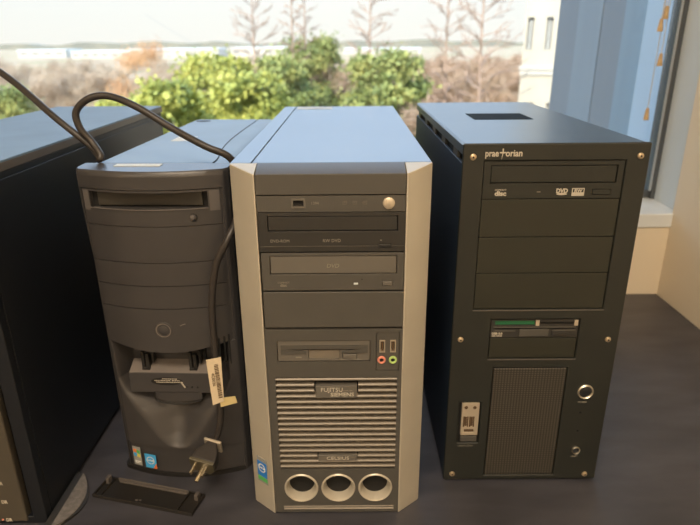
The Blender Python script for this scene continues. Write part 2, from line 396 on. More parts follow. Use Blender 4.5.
def optical(parent, x0, x1, z0, z1, tray, ej, m_face, m_tray, y=.0012, lab=None):
    b = obj('optical_drive', MB().plate(x0, x1, z0, z1, [tray, ej], y, .010), m_face, parent, label=lab, bevel=.0003)
    a, c, d, e = tray
    obj('disc_tray_door', MB().box(a+.0006, c-.0006, y+.0008, .008, d+.0006, e-.0006), m_tray, b, bevel=.0008)
    a, c, d, e = ej
    obj('eject_button', MB().box(a+.0004, c-.0004, y-.0008, .008, d+.0004, e-.0004), m_tray, b, bevel=.0006)
    return b
o1 = optical(ct, -.0735, .0740, .3372, .3783, (-.0640, .0666, .3588, .3746), (.0472, .0609, .3410, .3452), M['cdark'], M['cdark'], lab='near-black optical drive')
obj('trim_line', MB().box(-.0730, .0735, .0004, .0014, .3428, .3434), M['cgrey'], o1)
text('lettering', 'DVD-ROM', .0042, -.062, .3475, .0010, M['ink_dim'], o1)
text('lettering', 'RW DVD', .0046, .0, .3475, .0010, M['ink_dim'], o1, align='CENTER')
obj('activity_light', MB().box(.049, .0505, .0006, .0014, .3488, .3496), M['ink_dim'], o1)
o2 = optical(ct, -.0725, .0735, .2945, .3357, (-.0640, .0666, .3125, .3326), (.0516, .0627, .2993, .3045), G, M['cgrey_light'], lab='warm grey optical drive')
text('lettering', 'DVD', .0062, .0005, .3196, .0014, M['ink_dim'], o2, align='CENTER', shear=.2, bold=.0001)
text('lettering', 'COMPACT', .0026, -.057, .3025, .0010, M['ink_dim'], o2)
text('lettering', 'disc', .0046, -.0545, .2990, .0010, M['ink_dim'], o2, bold=.0001)
obj('activity_light', MB().box(.0220, .0265, .0004, .0014, .3010, .3028), M['label'], o2)
obj('activity_light', MB().box(.0300, .0312, .0006, .0014, .3062, .3070), M['gap'], o2)
obj('drive_bay_cover', MB().box(-.0728, .0740, .0008, .010, .2515, .2925), G, ct, bevel=.0006)

# lower panel with holes
HX = (-.0415, .0025, .0465); HZ = .0388; hw, hh, hr_ = .0220, .0240, .0200
lp = MB()
lp.plate(-.0735, .0742, HZ+hh, .2493, [(-.0614, .0397, .2103, .2362), (.0458, .0713, .1986, .2453), (-.0650, .0695, .0655, .1905)], .0, .010)
lp.plate(-.0735, .0742, .002, HZ-hh, [(-.0640, .0690, .0042, .0118)], .0, .010)
lp.box(-.0735, HX[0]-hw, 0, .010, HZ-hh, HZ+hh).box(HX[2]+hw, .0742, 0, .010, HZ-hh, HZ+hh)
for hx in HX: lp.roundtile(hx, HZ, hw, hh, hr_, 0, .010)
obj('lower_front_panel', lp, G, ct)
# floppy
fl = obj('floppy_drive', MB().plate(-.0606, .0390, .2110, .2355, [(-.0565, .0360, .2238, .2256), (-.0276, .0064, .2130, .2240), (.0094, .0253, .2132, .2196)], .0010, .010), M['cgrey_light'], ct, bevel=.0003)
obj('disk_slot', MB().box(-.0565, .0360, .004, .009, .2235, .2258), M['gap'], fl)
obj('disk_flap', MB().box(-.0272, .0060, .0030, .008, .2130, .2232), M['rib'], fl, label='pale grey recess of the floppy slot')
obj('eject_button', MB().box(.0098, .0249, -.0004, .008, .2136, .2192), M['cgrey_light'], fl, bevel=.0008)
obj('slot_lip', MB().prism([(-.0572, .2256), (.0367, .2256), (.0367, .2300), (-.0572, .2300)], .0002, .0012, axis='y').prism([(-.0572, .2195), (-.030, .2195), (-.030, .2232), (-.0572, .2262)], .0, .0012, axis='y').prism([(.0080, .2205), (.0367, .2205), (.0367, .2262), (.0090, .2232)], .0, .0012, axis='y'), G, fl)
obj('activity_light', MB().box(-.0415, -.0350, .0004, .0012, .2150, .2162), M['ink_dim'], fl)
# port panel
pp = obj('port_panel', MB().plate(.0464, .0707, .1992, .2447, [(.0495, .0556, .2212, .2360), (.0611, .0672, .2212, .2360)], .0008, .010), G, ct)
for x in (.0526, .0642):
    u = obj('usb_port', MB().plate(x-.0030, x+.0030, .2213, .2359, [(x-.0020, x+.0020, .2224, .2348)], -.0002, .006), M['port'], pp)
    obj('port_tongue', MB().box(x-.0008, x+.0010, .001, .008, .2228, .2344), M['ink_dark'], u)
for x, mm, nm in ((.0520, 'jack_r', 'salmon coloured audio jack'), (.0643, 'jack_g', 'lime green audio jack')):
    j = obj('audio_jack', MB().lathe((x, 0, .2118), [(.0022, .002), (.0024, -.0008), (.0040, -.0010), (.0046, .0004), (.0046, .002)]), M[mm], pp, label=nm)
    obj('jack_hole', MB().cyl((x, 0, .2118), .0022, .0004, .004, seg=20), M['gap'], j)
# louvre grille: 17 half-round ribs
lv = MB()
for i in range(17):
    z = .1872-i*.00738
    segs = [(-.0650, .0695)]
    if i in (1, 2): segs = [(-.0650, -.0225), (.0265, .0695)]
    if i == 14: segs = [(-.0650, -.0215), (.0260, .0695)]
    for a, b in segs:
        pts = [(.008, z-.0022), (.0025, z-.0022), (.0006, z-.0012), (.0002, z+.0004), (.0012, z+.0016), (.008, z+.0022)]
        lv.prism(pts, a, b, axis='x')
obj('louver_grille', lv, M['rib'], ct)
obj('grille_shadow', MB().box(-.0650, .0695, .0085, .0099, .0655, .1905), M['gap'], ct)
bd = obj('badge', MB().box(-.0212, .0252, -.0004, .008, .1640, .1796), M['cgrey_light'], ct, bevel=.0005)
text('lettering', 'FUJITSU', .0072, -.0155, .1724, -.0006, M['ink'], bd, width=.024)
text('lettering', 'COMPUTERS', .0022, .0095, .1728, -.0006, M['ink_dim'], bd, width=.011)
text('lettering', 'SIEMENS', .0066, -.0045, .1664, -.0006, M['ink'], bd, width=.026, bold=.0001)
bd = obj('badge', MB().box(-.0202, .0252, -.0004, .008, .0780, .0860), M['cgrey_light'], ct, bevel=.0005)
text('lettering', 'CELSIUS', .0062, .0025, .0798, -.0006, M['ink'], bd, align='CENTER', width=.026)
for hx in HX:
    v = obj('vent_ring', MB().lathe((hx, 0, HZ), [(.0201, .008), (.0203, -.0006), (.0194, -.0018), (.0180, -.0012), (.0168, .0018), (.0155, .0060), (.0140, .0165), (.0160, .0165), (.0180, .009)], seg=48, close=True), M['silver'], ct, label='champagne silver round vent')
    obj('vent_depth', MB().cyl((hx, 0, HZ), .0150, .0130, .0172), M['silver'], v)
    obj('vent_slot', MB().prism([(hx+.0118*math.cos(a), HZ+.0118*math.sin(a)) for a in [PI*(.15+.70*i/12) for i in range(13)]] + [(hx+.0085*math.cos(a), HZ+.0045+.0048*math.sin(a)) for a in [PI*(.78-.56*i/8) for i in range(9)]], .0126, .0140, axis='y'), M['gap'], v)
lv = MB()
for z in (.0060, .0098): lv.prism([(.008, z-.0014), (.0010, z-.0014), (.0004, z), (.0014, z+.0012), (.008, z+.0014)], -.0640, .0690, axis='x')
obj('lower_louver', lv, M['rib'], ct)
# sticker on left chamfer
d = Vector((.0245, -.0205, 0)).normalized(); ang = math.atan2(d.y, d.x)
stk = Matrix.Translation(Vector((-.08775, .01025, .0600))+Vector((-.64, -.767, 0))*.0006+Vector((0, 0, -.0035))) @ Matrix.Rotation(ang, 4, 'Z')
st = obj('processor_sticker', MB().box(-.0085, .0085, -.0005, .0002, -.0180, .0180).xf(stk), M['st_grey'], ct, label='small blue and white sticker on the silver trim')
obj('sticker_print', MB().box(-.0080, .0080, -.0008, -.0005, -.0085, .0125).xf(stk), M['st_blue'], st)
obj('sticker_print', MB().lathe((0, -.0008, .0040), [(.0046, -.0003), (.0062, -.0003)]).xf(stk), M['st_white'], st)
obj('sticker_print', MB().box(-.0080, .0080, -.0008, -.0005, -.0150, -.0095).xf(stk), M['st_green'], st)
text('lettering', 'intel', .0052, 0, 0, 0, M['st_white'], st, rot=stk @ Matrix.Translation((-.0045, -.0010, .0026)) @ Matrix.Rotation(PI/2, 4, 'X'), loc=(0, 0, 0), width=.009)
for x in (-.08, .08):
    for y in (.06, .52): obj('foot', MB().cyl((x, y, 0), .010, 0, .0065, axis='z', seg=20), M['rubber'], ct)

# ================================================================== RIGHT TOWER (black, brass screws)
rt = thing('computer_tower', 'black computer tower with brass screws and woven speaker grille', 'computer', (.218, .614, 0), 0)
K = M['rblack']
RW = .0985
# front plate with rounded outer corners (rounded by the bevel)
bay = (-.0755, .0745, .2455, .4182); flo = (-.0537, .0502, .1806, .2327); msh = (-.0462, .0436, .0088, .1680); usb = (-.0838, -.0572, .0596, .1196)
fp = MB().plate(-RW, RW, .002, .4365, [bay, flo, msh, usb], .0, .006)
o = obj('front_plate', fp, K, rt, bevel=.0016, seg=3)
obj('chassis', MB().box(-RW+.006, RW-.006, .012, .450, .006, .425), M['gap'], rt, bevel=.001)
obj('front_backing', MB().box(-RW+.004, RW-.004, .0062, .012, .004, .430), M['gap'], rt)
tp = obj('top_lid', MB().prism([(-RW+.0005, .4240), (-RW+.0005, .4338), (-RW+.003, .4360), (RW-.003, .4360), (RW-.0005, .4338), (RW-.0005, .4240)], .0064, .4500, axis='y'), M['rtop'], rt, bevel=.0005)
obj('top_vent', MB().box(-.0455, .0345, .205, .274, .4361, .4366), M['vent'], rt, label='dark rectangular panel set in the lid')
obj('side_panel', MB().box(-RW+.0005, -RW+.004, .0064, .450, .006, .4150), M['rside'], rt, bevel=.0005)
obj('side_panel', MB().box(RW-.004, RW-.0005, .0064, .450, .006, .4150), M['rside'], rt, bevel=.0005)
for y in (.04, .13, .22, .31, .40): obj('side_clip', MB().box(-RW+.0015, -RW+.005, y, y+.028, .4145, .4245), M['cgrey'], rt)
o = optical(rt, -.0750, .0740, .3768, .4178, (-.0675, .0675, .3936, .4130), (.0430, .0634, .3808, .3870), K, K, y=.0018, lab='black optical drive in the top bay')
text('lettering', 'COMPACT', .0026, -.0555, .3857, .0016, M['ink'], o, align='CENTER', width=.0125)
text('lettering', 'disc', .0068, -.0555, .3805, .0016, M['ink'], o, align='CENTER', width=.0125, bold=.0003)
text('lettering', 'DVD', .0064, .0106, .3832, .0016, M['ink'], o, align='CENTER', width=.0125, bold=.0003)
obj('disc_mark', MB().prism([(.0106+.0058*math.cos(a), .3818+.0012*math.sin(a)) for a in [2*PI*i/20 for i in range(20)]], .0014, .0019, axis='y'), M['ink'], o)
obj('disc_mark', MB().plate(.0213, .0347, .3796, .3882, [(.0222, .0338, .3835, .3874)], .0014, .0019), M['ink'], o)
text('lettering', 'RW', .0046, .028, .3838, .0014, M['ink'], o, align='CENTER', width=.0085, bold=.0002)
obj('activity_light', MB().box(-.0165, -.0125, .0013, .0019, .3838, .3848), M['ink_dim'], o)
for z0, z1 in ((.3335, .3760), (.2905, .3327), (.2463, .2897)):
    obj('drive_bay_cover', MB().box(-.0750, .0740, .0018, .010, z0, z1), M['rbay'], rt, bevel=.0004)
obj('bay_lip', MB().box(-.0765, .0755, -.0008, .001, .2440, .2450).box(-.0545, .0510, -.0008, .001, .1793, .1801), M['ledge'], rt)
text('lettering', 'prae', .0098, -.0755, .4232, -.0003, M['ink'], rt, width=.0140, bold=.0002)
text('lettering', 'orian', .0098, -.0540, .4232, -.0003, M['ink'], rt, width=.0175, bold=.0002)
obj('logo_cross', MB().prism([(-.0580, .4195), (-.0573, .4262), (-.0602, .4265), (-.0602, .4277), (-.0573, .4277), (-.0575, .4312), (-.0562, .4312), (-.0564, .4277), (-.0535, .4277), (-.0535, .4265), (-.0564, .4262)], -.0005, .0001, axis='y'), M['ink'], rt)
for x, z in ((-.0878, .4226), (.0880, .4227), (-.0882, .2070), (.0858, .2060), (-.0876, .0116), (.0845, .0098)):
    s_ = obj('screw', MB().lathe((x, 0, z), [(.0001, -.0022), (.0018, -.0022), (.0032, -.0014), (.0036, .0)], seg=24), M['brass'], rt, label='brass screw head')
    obj('screw_socket', MB().cyl((x, 0, z), .0011, -.0024, -.0021, seg=6), M['gap'], s_)
# floppy / card reader
fr_ = obj('card_reader', MB().plate(-.0530, .0495, .2085, .2320, [(-.0485, -.0020, .2248, .2304), (.0040, .0440, .2262, .2284), (-.0490, .0455, .2194, .2212)], .0018, .010), M['cdark'], rt)
obj('circuit_board', MB().box(-.0485, -.0020, .0030, .009, .2248, .2304), M['pcb'], fr_, label='green circuit board seen in the open slot')
obj('card_slot', MB().box(.0040, .0440, .0040, .009, .2262, .2284), M['gap'], fr_)
obj('disk_slot', MB().box(-.0490, .0455, .0040, .009, .2194, .2212), M['gap'], fr_)
obj('disk_flap', MB().box(-.0195, .0150, .0006, .0022, .2102, .2196), M['cgrey'], fr_, bevel=.0005)
obj('eject_button', MB().box(.0190, .0385, .0002, .0022, .2112, .2160), M['cdark'], fr_, bevel=.0006)
obj('slot_lip', MB().prism([(-.0500, .2214), (.0465, .2214), (.0465, .2232), (-.0500, .2232)], .0008, .0020, axis='y').prism([(-.0500, .2192), (-.0240, .2178), (-.0240, .2165), (-.0500, .2165)], .0008, .0020, axis='y').prism([(.0190, .2178), (.0465, .2192), (.0465, .2170), (.0190, .2165)], .0008, .0020, axis='y'), M['cgrey'], fr_)
for a, b in ((-.0012, .0030), (.0440, .0482)): obj('card_contact', MB().box(a, b, .0004, .002, .2242, .2312), M['port'], fr_)
text('lettering', 'USB 2.0', .0034, -.0515, .2128, .0014, M['ink'], fr_, width=.0125, bold=.0002)
text('lettering', 'CARD READER', .0024, -.0515, .2100, .0014, M['ink'], fr_, width=.0125, bold=.0001)
obj('drive_bay_cover', MB().box(-.0530, .0495, .0018, .010, .1814, .2076), M['rbay'], rt, bevel=.0004)
obj('speaker_grille', MB().box(-.0456, .0430, .0004, .006, .0094, .1674), M['mesh'], rt, bevel=.0015)
# buttons
for x, z, r, nm in ((.0688, .1345, .0098, 'power_button'), (.0682, .0475, .0054, 'reset_button')):
    b = obj(nm, MB().lathe((x, 0, z), [(r*.80, .0), (r*.80, -.0016), (r*.90, -.0026), (r, -.0016), (r, .0)], seg=36), M['chrome'], rt, label='button with bright chrome ring')
    obj('button_face', MB().lathe((x, 0, z), [(.0001, -.0012), (r*.6, -.0011), (r*.8, -.0004)], seg=36), M['blued'], b)
text('lettering', 'POWER', .0034, .0672, .1180, -.0002, M['ink_dim'], rt, align='CENTER', width=.011)
text('lettering', 'RESET', .0030, .0676, .0368, -.0002, M['ink_dim'], rt, align='CENTER', width=.009)
for x, z in ((.0668, .1040), (.0668, .0770)): obj('indicator_light', MB().cyl((x, 0, z), .0013, -.0003, .001, seg=16), M['blued'], rt)
# front ports
up = obj('port_panel', MB().plate(-.0805, -.0590, .0715, .1190, [(-.0760, -.0736, .0850, .0990), (-.0685, -.0661, .0850, .0990), (-.0765, -.0640, .0762, .0805)], -.0004, .004), M['port'], rt, label='bright metal plate of ports', bevel=.0004)
for x in (-.0748, -.0673):
    obj('usb_port', MB().box(x-.0034, x-.0014, -.0008, .003, .0845, .0995).box(x+.0014, x+.0030, -.0008, .003, .0845, .0995).box(x-.0009, x+.0008, -.0002, .004, .0855, .0985), M['ink_dark'], up)
for x in (-.0756, -.0648):
    obj('audio_jack', MB().lathe((x, 0, .1125), [(.0001, -.0007), (.0021, -.0007), (.0023, -.0003)], seg=18), M['ink_dark'], up)
obj('firewire_port', MB().box(-.0762, -.0645, .0, .003, .0765, .0803), M['ink_dark'], up)
obj('port_recess', MB().box(-.0836, -.0574, .0035, .006, .0598, .1194), M['gap'], rt)
obj('port_tab', MB().box(-.0800, -.0595, .0005, .004, .0612, .0690), M['cgrey'], rt, bevel=.0006)
text('lettering', 'USB/AUDIO', .0030, -.0830, .0545, -.0002, M['ink_dim'], rt, width=.0190)
for x in (-.08, .08):
    for y in (.05, .40): obj('foot', MB().cyl((x, y, 0), .010, 0, .0065, axis='z', seg=20), M['rubber'], rt)

# ================================================================== LEFT-CENTRE TOWER (charcoal, curved front)
dt = thing('computer_tower', 'charcoal computer tower with curved front, missing its lower drive cover', 'computer', (-.2225, .6450, 0), math.radians(-2.2))
dt.scale = (1, 1, 1.006)
D = M['dell']
def interp(t, x):
    if x <= t[0][0]: return t[0][1]
    for (a, b), (c, d_) in zip(t, t[1:]):
        if x <= c: return b+(d_-b)*(x-a)/(c-a)
    return t[-1][1]
def ss(t): t = max(0, min(1, t)); return t*t*(3-2*t)
def hwid(z): return interp([(0, .0800), (.14, .0812), (.30, .0822), (.36, .0855), (.42, .0865)], z)
def xm(x, z):
    k = (hwid(z) if x < 0 else .0868)/.085
    return x*k if abs(x) > .0795 else x*(1-(1-k)*ss((abs(x)-.07)/.0095) if abs(x) > .07 else 1)
def base(x): return -.0195*(1-(x/.085)**2)+.006*ss((abs(x)-.0795)/.0055)**2
WT = [(.044, .0), (.048, .014), (.052, .020), (.06, .027), (.08, .040), (.10, .055), (.12, .066), (.14, .073), (.20, .0745)]
DT = [(.044, .0), (.052, .0050), (.062, .0115), (.08, .0205), (.10, .027), (.118, .031), (.20, .033)]
def zt(x): return .1835+.010*(x/.075)**2
def bez(x, z):
    y = base(x)
    if z < zt(x) and z > .044:
        w = interp(WT, z); y += interp(DT, z)*ss((w-abs(x))/(.016+max(0, w-.016)*ss((.135-z)/.05)))
    elif -.0690 < x < .0650 and .3615 < z < .3805: y = max(y, .0015)      # optical drive slot
    elif abs(x) < .0785 and z < .3835: y += .0022       # shallow seat the covers sit in
    return y
dm = MB().sheet(-.085, .085, .0, .398, 170, 398, bez, .0305, xm)
n = 40
arc = [(xm(-.085+.17*i/n, .4), base(-.085+.17*i/n)) for i in range(n+1)]
arc2 = [(x*.985, y+.003) for x, y in arc]
# rounded cap closing the top of the bezel
cap_a = [dm.bm.verts.new((x, y, .398)) for x, y in arc]; cap_b = [dm.bm.verts.new((x, y+.0009, .4020)) for x, y in arc]; cap_c = [dm.bm.verts.new((x*.992, y+.003, .4040)) for x, y in arc]; cap_d = [dm.bm.verts.new((x*.992, .0305, .4046)) for x, y in arc]
for A, B in ((cap_a, cap_b), (cap_b, cap_c), (cap_c, cap_d)):
    for i in range(n): dm.bm.faces.new((A[i], A[i+1], B[i+1], B[i]))
for L in (0, n): dm.bm.faces.new([cap_a[L], cap_b[L], cap_c[L], cap_d[L], dm.bm.verts.new((cap_d[L].co.x, .0305, .398))])
obj('front_bezel', dm, D, dt, fix=True)
obj('base_shade_strip', MB().sheet(-.083, .084, .0, .0050, 60, 1, lambda x, z: base(x)-.0012, .030), M['dell_dark'], dt)  # black lower edge, with the shadow gap beneath drawn as a dark strip
obj('casing', MB().prism([(-.080, .006), (-.080, .385), (-.0785, .396), (-.073, .403), (-.064, .4044), (.062, .4044), (.073, .402), (.080, .395), (.083, .385), (.083, .006)], .031, .440, axis='y'), M['dell'], dt, bevel=.001)
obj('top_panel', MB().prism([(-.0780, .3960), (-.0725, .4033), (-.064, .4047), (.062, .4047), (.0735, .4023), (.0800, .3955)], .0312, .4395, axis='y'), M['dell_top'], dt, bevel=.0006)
sm = [(.064, .0315), (.0625, .06), (.054, .11), (.0475, .17), (.044, .24), (.0425, .33), (.0420, .439)]
obj('top_seam', MB().tube([(x, y, .4046) for x, y in sm], .0009, seg=8, sub=4), M['dell_dark'], dt)
obj('top_label', MB().box(-.045, .008, .0115, .0235, .4042, .4049), M['label'], dt, label='white paper label on the front of the top')
obj('top_label', MB().box(-.038, -.010, .190, .232, .4046, .4050), M['label'], dt, label='square pale label further back on the top')
obj('release_notch', MB().prism([(-.052+.013*math.cos(2*PI*i/24), 0.415+.011*math.sin(2*PI*i/24)) for i in range(24)], .4045, .4050, axis='z'), M['dell_dark'], dt)
# covers that follow the bowed front
def cover(x0, x1, z0, z1, name='drive_bay_cover', m=None, off=0.0004, zs=None, nx=50, lab=None, nz=6):
    def yf(x, z):
        e = min(x-x0, x1-x)
        return base(x)+off+.0010*(1-ss(e/.0012))
    return obj(name, MB().sheet(x0, x1, z0, z1, nx, nz, yf, .004, zs=zs), m or D, dt, label=lab)
cover(-.0780, .0780, .3000, .3420); cover(-.0780, .0780, .2712, .2990); cover(-.0780, .0780, .2425, .2702)
cover(-.0780, .0780, .185, .2415, name='lower_cover', zs=lambda x, t: (zt(x)+.0006)+(.2415-zt(x)-.0006)*t, nz=20)
# slot surround with optical drive behind
def yslot(x, z): return base(x)+.0002
sl = MB()
for a, b, c, d_ in ((-.0780, -.0690, .3430, .3830), (.0650, .0780, .3430, .3830), (-.0690, .0650, .3430, .3612), (-.0690, .0650, .3808, .3830)):
    sl.sheet(a, b, c, d_, max(6, int((b-a)/.002)), 4, yslot, .004)
obj('drive_surround', sl, D, dt)
for a, b in ((-.0772, -.0700), (.0668, .0772)): obj('slot_edge', MB().sheet(a, b, .3585, .3815, 8, 4, lambda x, z: base(x)-.0003, .004), M['dell_edge'], dt, label='lighter curved end of the drive slot')
obj('slot_lip', MB().tube([(x, base(x)-.0002, .3618) for x in [-.069+.134*i/16 for i in range(17)]], .0007, seg=6, sub=1), M['dell_edge'], dt)
obj('slot_recess', MB().box(-.0688, .0648, -.0002, .0012, .3618, .3802), M['gap'], dt)
dd = obj('disc_tray_door', MB().box(-.0610, .0580, -.0040, .0010, .3636, .3796), M['dell_door'], dt, bevel=.0006, label='flat olive-black disc tray door')
bx = .0480
obj('eject_button', MB().lathe((bx, base(bx), .3520), [(.0001, -.0030), (.0022, -.0026), (.0034, -.0010), (.0036, .001)], seg=24), M['dell_edge'], dt)
obj('button_surround', MB().lathe((bx, base(bx), .3520), [(.0036, .0010), (.0038, -.0004), (.0048, -.0002), (.0049, .001)], seg=24), M['dell_dark'], dt)
# power button
pb = obj('power_button', MB().lathe((.0, -.018, .2145), [(.0112, .0015), (.0112, -.0008), (.0104, -.0014), (.0070, -.0012), (.0066, .0010), (.0060, .0010), (.0056, -.0016), (.003, -.0024), (.0001, -.0026)], seg=40), M['dell'], dt, label='round power button in a raised ring')
obj('button_ring', MB().lathe((.0, -.018, .2145), [(.0092, -.0016), (.0086, -.0018), (.0080, -.0016)], seg=40), M['dell_light'], pb)
obj('bezel_mark', MB().tube([(.0205, -.0180, .2200), (.0240, -.0178, .2216), (.0265, -.0175, .2222)], .0006, seg=6, sub=2), M['dell_light'], dt)
# exposed bracket in the cavity
br = obj('drive_bracket', MB().prism([(-.0560, -.0085), (.0480, -.0085), (.0500, .010), (-.0545, .010)], .1215, .1500, axis='z'), M['dell'], dt, bevel=.0008)
obj('bracket_ledge', MB().prism([(-.0080, .1495), (-.0080, .1503), (.0110, .1590), (.0110, .1495)], -.0550, .0480, axis='x'), M['dell_light'], br)  # paler grey than the bracket, painting in the light on this ledge
obj('bracket_label', MB().prism([(.0+.0200*math.cos(2*PI*i/32)-.0085, .1380+.0055*math.sin(2*PI*i/32)) for i in range(32)], -.0090, -.0084, axis='y'), M['dell_dark'], br)
mk = MB()
for z, a, b in ((.1412, -.014, .006), (.1388, -.024, -.004), (.1388, -.002, .008), (.1364, -.022, .012)):
    x = a
    while x < b-.001:
        w = random.uniform(.0012, .003); mk.box(x, min(b, x+w), -.0093, -.0089, z, z+.0010); x += w+.0006
mk.prism([(.0085, .1375), (.0100, .1380), (.0150, .1295), (.0132, .1290)], -.0093, -.0089, axis='y')
obj('label_print', mk, M['ink'], br)
obj('bracket_studs', MB().cyl((.0230, 0, .1300), .0011, -.0095, -.008, seg=10).cyl((.0300, 0, .1300), .0011, -.0095, -.008, seg=10).cyl((.0160, 0, .1300), .0009, -.0095, -.008, seg=10), M['dell_dark'], br)
for x0 in (-.0400, .0200):
    cl = MB()
    cl.box(x0, x0+.0165, .0005, .009, .1700, .1830)
    cl.box(x0+.0005, x0+.0045, -.0040, .008, .1520, .1760).box(x0+.0062, x0+.0105, -.0050, .008, .1500, .1740).box(x0+.0125, x0+.0155, -.0010, .008, .1600, .1780)
    cl.box(x0+.0005, x0+.0100, -.0050, .006, .1500, .1545)
    obj('rail_clip', cl, M['dell_dark'], dt, bevel=.0006)
obj('grip_slot', MB().tube([(-.0260, -.0085, .1225), (-.0255, -.0090, .1120), (-.0150, -.0095, .1075), (.0050, -.0098, .1060), (.0250, -.0092, .1085), (.0330, -.0080, .1120)], .0011, seg=8), M['dell_dark'], dt)
obj('grip_plate', MB().sheet(-.0270, .0340, .100, .124, 24, 6, lambda x, z: -.0078+(.124-z)*.02, .006, zs=lambda x, t: (.1080+.004*(abs(x-.003)/.03)**2)+(.1235-.1080-.004*(abs(x-.003)/.03)**2)*t), M['dell'], dt)
vt = MB()
for x, a, b in ((.0345, .168, .185), (.0400, .166, .186), (.0625, .164, .199), (.0685, .166, .201), (.0740, .162, .203)):
    vt.box(x-.0010, x+.0012, base(x)-.0002 if x > .06 else .001, .006, a, b)
obj('vent_slots', vt, M['gap'], dt)
# stickers low on the left
def on_front(x): return base(x)
def stick(x, z, w, h, mm, parent, lift=.0004, name='case_sticker', lab=None, tilt=0.0):
    a = math.atan2(on_front(x+.004)-on_front(x-.004), .008)
    mtx = Matrix.Translation((x, on_front(x)-lift, z)) @ Matrix.Rotation(a, 4, 'Z') @ Matrix.Rotation(tilt, 4, 'Y')
    return obj(name, MB().box(-w/2, w/2, -.0002, .0002, -h/2, h/2).xf(mtx), mm, parent, label=lab), mtx
s1, m1 = stick(-.0610, .0245, .0125, .0290, M['st_grey'], dt, .0006, lab='grey sticker with a four-colour flag')
for cx, cz, mm in ((-.0026, .0080, 'st_orange'), (.0026, .0072, 'st_green'), (-.0026, .0022, 'st_cyan'), (.0026, .0014, 'st_yellow')):
    obj('sticker_print', MB().prism([(cx-.0024, cz-.0024), (cx+.0024, cz-.0030), (cx+.0024, cz+.0020), (cx-.0024, cz+.0027)], -.0005, -.0002, axis='y').xf(m1), M[mm], s1)
obj('sticker_print', MB().box(-.0045, .0045, -.0005, -.0002, -.0090, -.0080).box(-.0045, .002, -.0005, -.0002, -.0110, -.0103), M['st_white'], s1).data.transform(m1)
s2, m2 = stick(-.0415, .0205, .0165, .0215, M['st_cyan'], dt, .0006, lab='light blue sticker with a ring emblem', tilt=.0)
obj('sticker_print', MB().lathe((0, -.0003, .0015), [(.0048, -.0003), (.0058, -.0003)]).xf(m2), M['st_white'], s2)
obj('sticker_print', MB().prism([(.0082, -.0107), (.0082, -.0020), (.0028, -.0107)], -.0005, -.0002, axis='y').xf(m2), M['st_orange'], s2)
text('lettering', 'intel', .0048, 0, 0, 0, M['st_white'], s2, rot=m2 @ Matrix.Translation((-.0042, -.0006, .0002)) @ Matrix.Rotation(PI/2, 4, 'X'), loc=(0, 0, 0), width=.0084)
for x in (-.065, .065):
    for y in (.07, .38): obj('foot', MB().cyl((x, y, 0), .009, 0, .0065, axis='z', seg=20), M['rubber'], dt)

# ================================================================== FAR LEFT TOWER (big black, seen from its side)
lt = thing('computer_tower', 'large black computer tower at left edge, showing its dark side', 'computer', (-.4625, .545, 0), 0)
obj('casing', MB().box(-.0985, .0985, .012, .618, .004, .412), M['lside'], lt, bevel=.0015)
obj('side_panel', MB().box(.0988, .1005, .0125, .612, .008, .405), M['lside'], lt, bevel=.0006)
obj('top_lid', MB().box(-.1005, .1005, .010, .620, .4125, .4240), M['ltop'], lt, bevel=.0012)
obj('lid_edge', MB().box(.1006, .1012, .011, .619, .4130, .4215), M['ledge'], lt)
obj('front_frame', MB().plate(-.1005, .1005, .002, .424, [(-.0840, .0840, .012, .412)], -.0, .0115), M['lside'], lt, bevel=.0012)
dr = obj('front_door', MB().box(-.0780, .0780, -.002, .010, .006, .4080), M['ldoor'], lt, bevel=.0020)
for i in range(6):
    text('lettering', 'DR', .0062, .0530, .0070+i*.0268, -.0023, M['ink'], dr, bold=.0002, width=.0070)
    obj('indicator_light', MB().cyl((.0490, 0, .0095+i*.0268), .0012, -.0026, .0, seg=12), M['jack_r'] if i < 2 else M['blued'], dr)
ft = MB()
n = 24
pl = [(.1012, .075-.088*0)] ; pl = []
for i in range(n+1):
    t = i/n; y = .082-.098*t; pl.append((.1015+.0300*math.sin(PI*t)**.75, y))
ft.prism(pl, .0, lambda p: .009-.25*(p[0]-.1015), axis='z')
fo = obj('stabiliser_foot', ft, M['cdark'], lt)
pl2 = [(.1095+(x-.1015)*.60, .033+(y-.033)*.95) for x, y in pl]
obj('rubber_pad', MB().prism(pl2, .003, lambda p: .0098-.25*(p[0]-.1015), axis='z'), M['rubber'], fo)

# ================================================================== FALLEN DRIVE COVER
fc = thing('drive_cover', 'loose black plastic drive cover lying face down on the desk', 'drive cover', (-.2562, .5885, 0), math.radians(-14.3))
L2, W2 = .0695, .0175
obj('cover_face', MB().box(-L2, L2, -W2, W2, .0002, .0022), M['cover'], fc, bevel=.0008)
obj('cover_rim', MB().plate(-L2, L2, -W2, W2, [(-L2+.0022, L2-.0022, -W2+.0018, W2-.0018)], 0, .0030).xf(Matrix.Translation((0, 0, .0052)) @ Matrix.Rotation(-PI/2, 4, 'X')), M['cover'], fc, bevel=.0005)
obj('rim_wall', MB().box(-.052, .048, W2-.0035, W2-.0022, .0022, .0078).box(-.050, .046, W2-.0055, W2-.0035, .0022, .0045), M['cover_edge'], fc, bevel=.0004, label='grey upright wall')
obj('cover_tab', MB().box(-.0660, -.0615, .0060, .0140, .002, .0110), M['cover_edge'], fc, bevel=.0006)
obj('cover_tab', MB().box(.0600, .0650, .0060, .0140, .002, .0100), M['cover_edge'], fc, bevel=.0006)
obj('cover_rib', MB().box(.0480, .0490, -.0150, .0150, .002, .0048), M['cover'], fc)
obj('cover_rib', MB().box(-.0590, -.0580, -.0150, .0150, .002, .0048), M['cover'], fc)
obj('moulding_mark', MB().box(-.0120, -.0085, -.0120, -.0100, .0022, .0034).box(-.0070, -.0040, -.0110, -.0092, .0022, .0032), M['cover_edge'], fc)

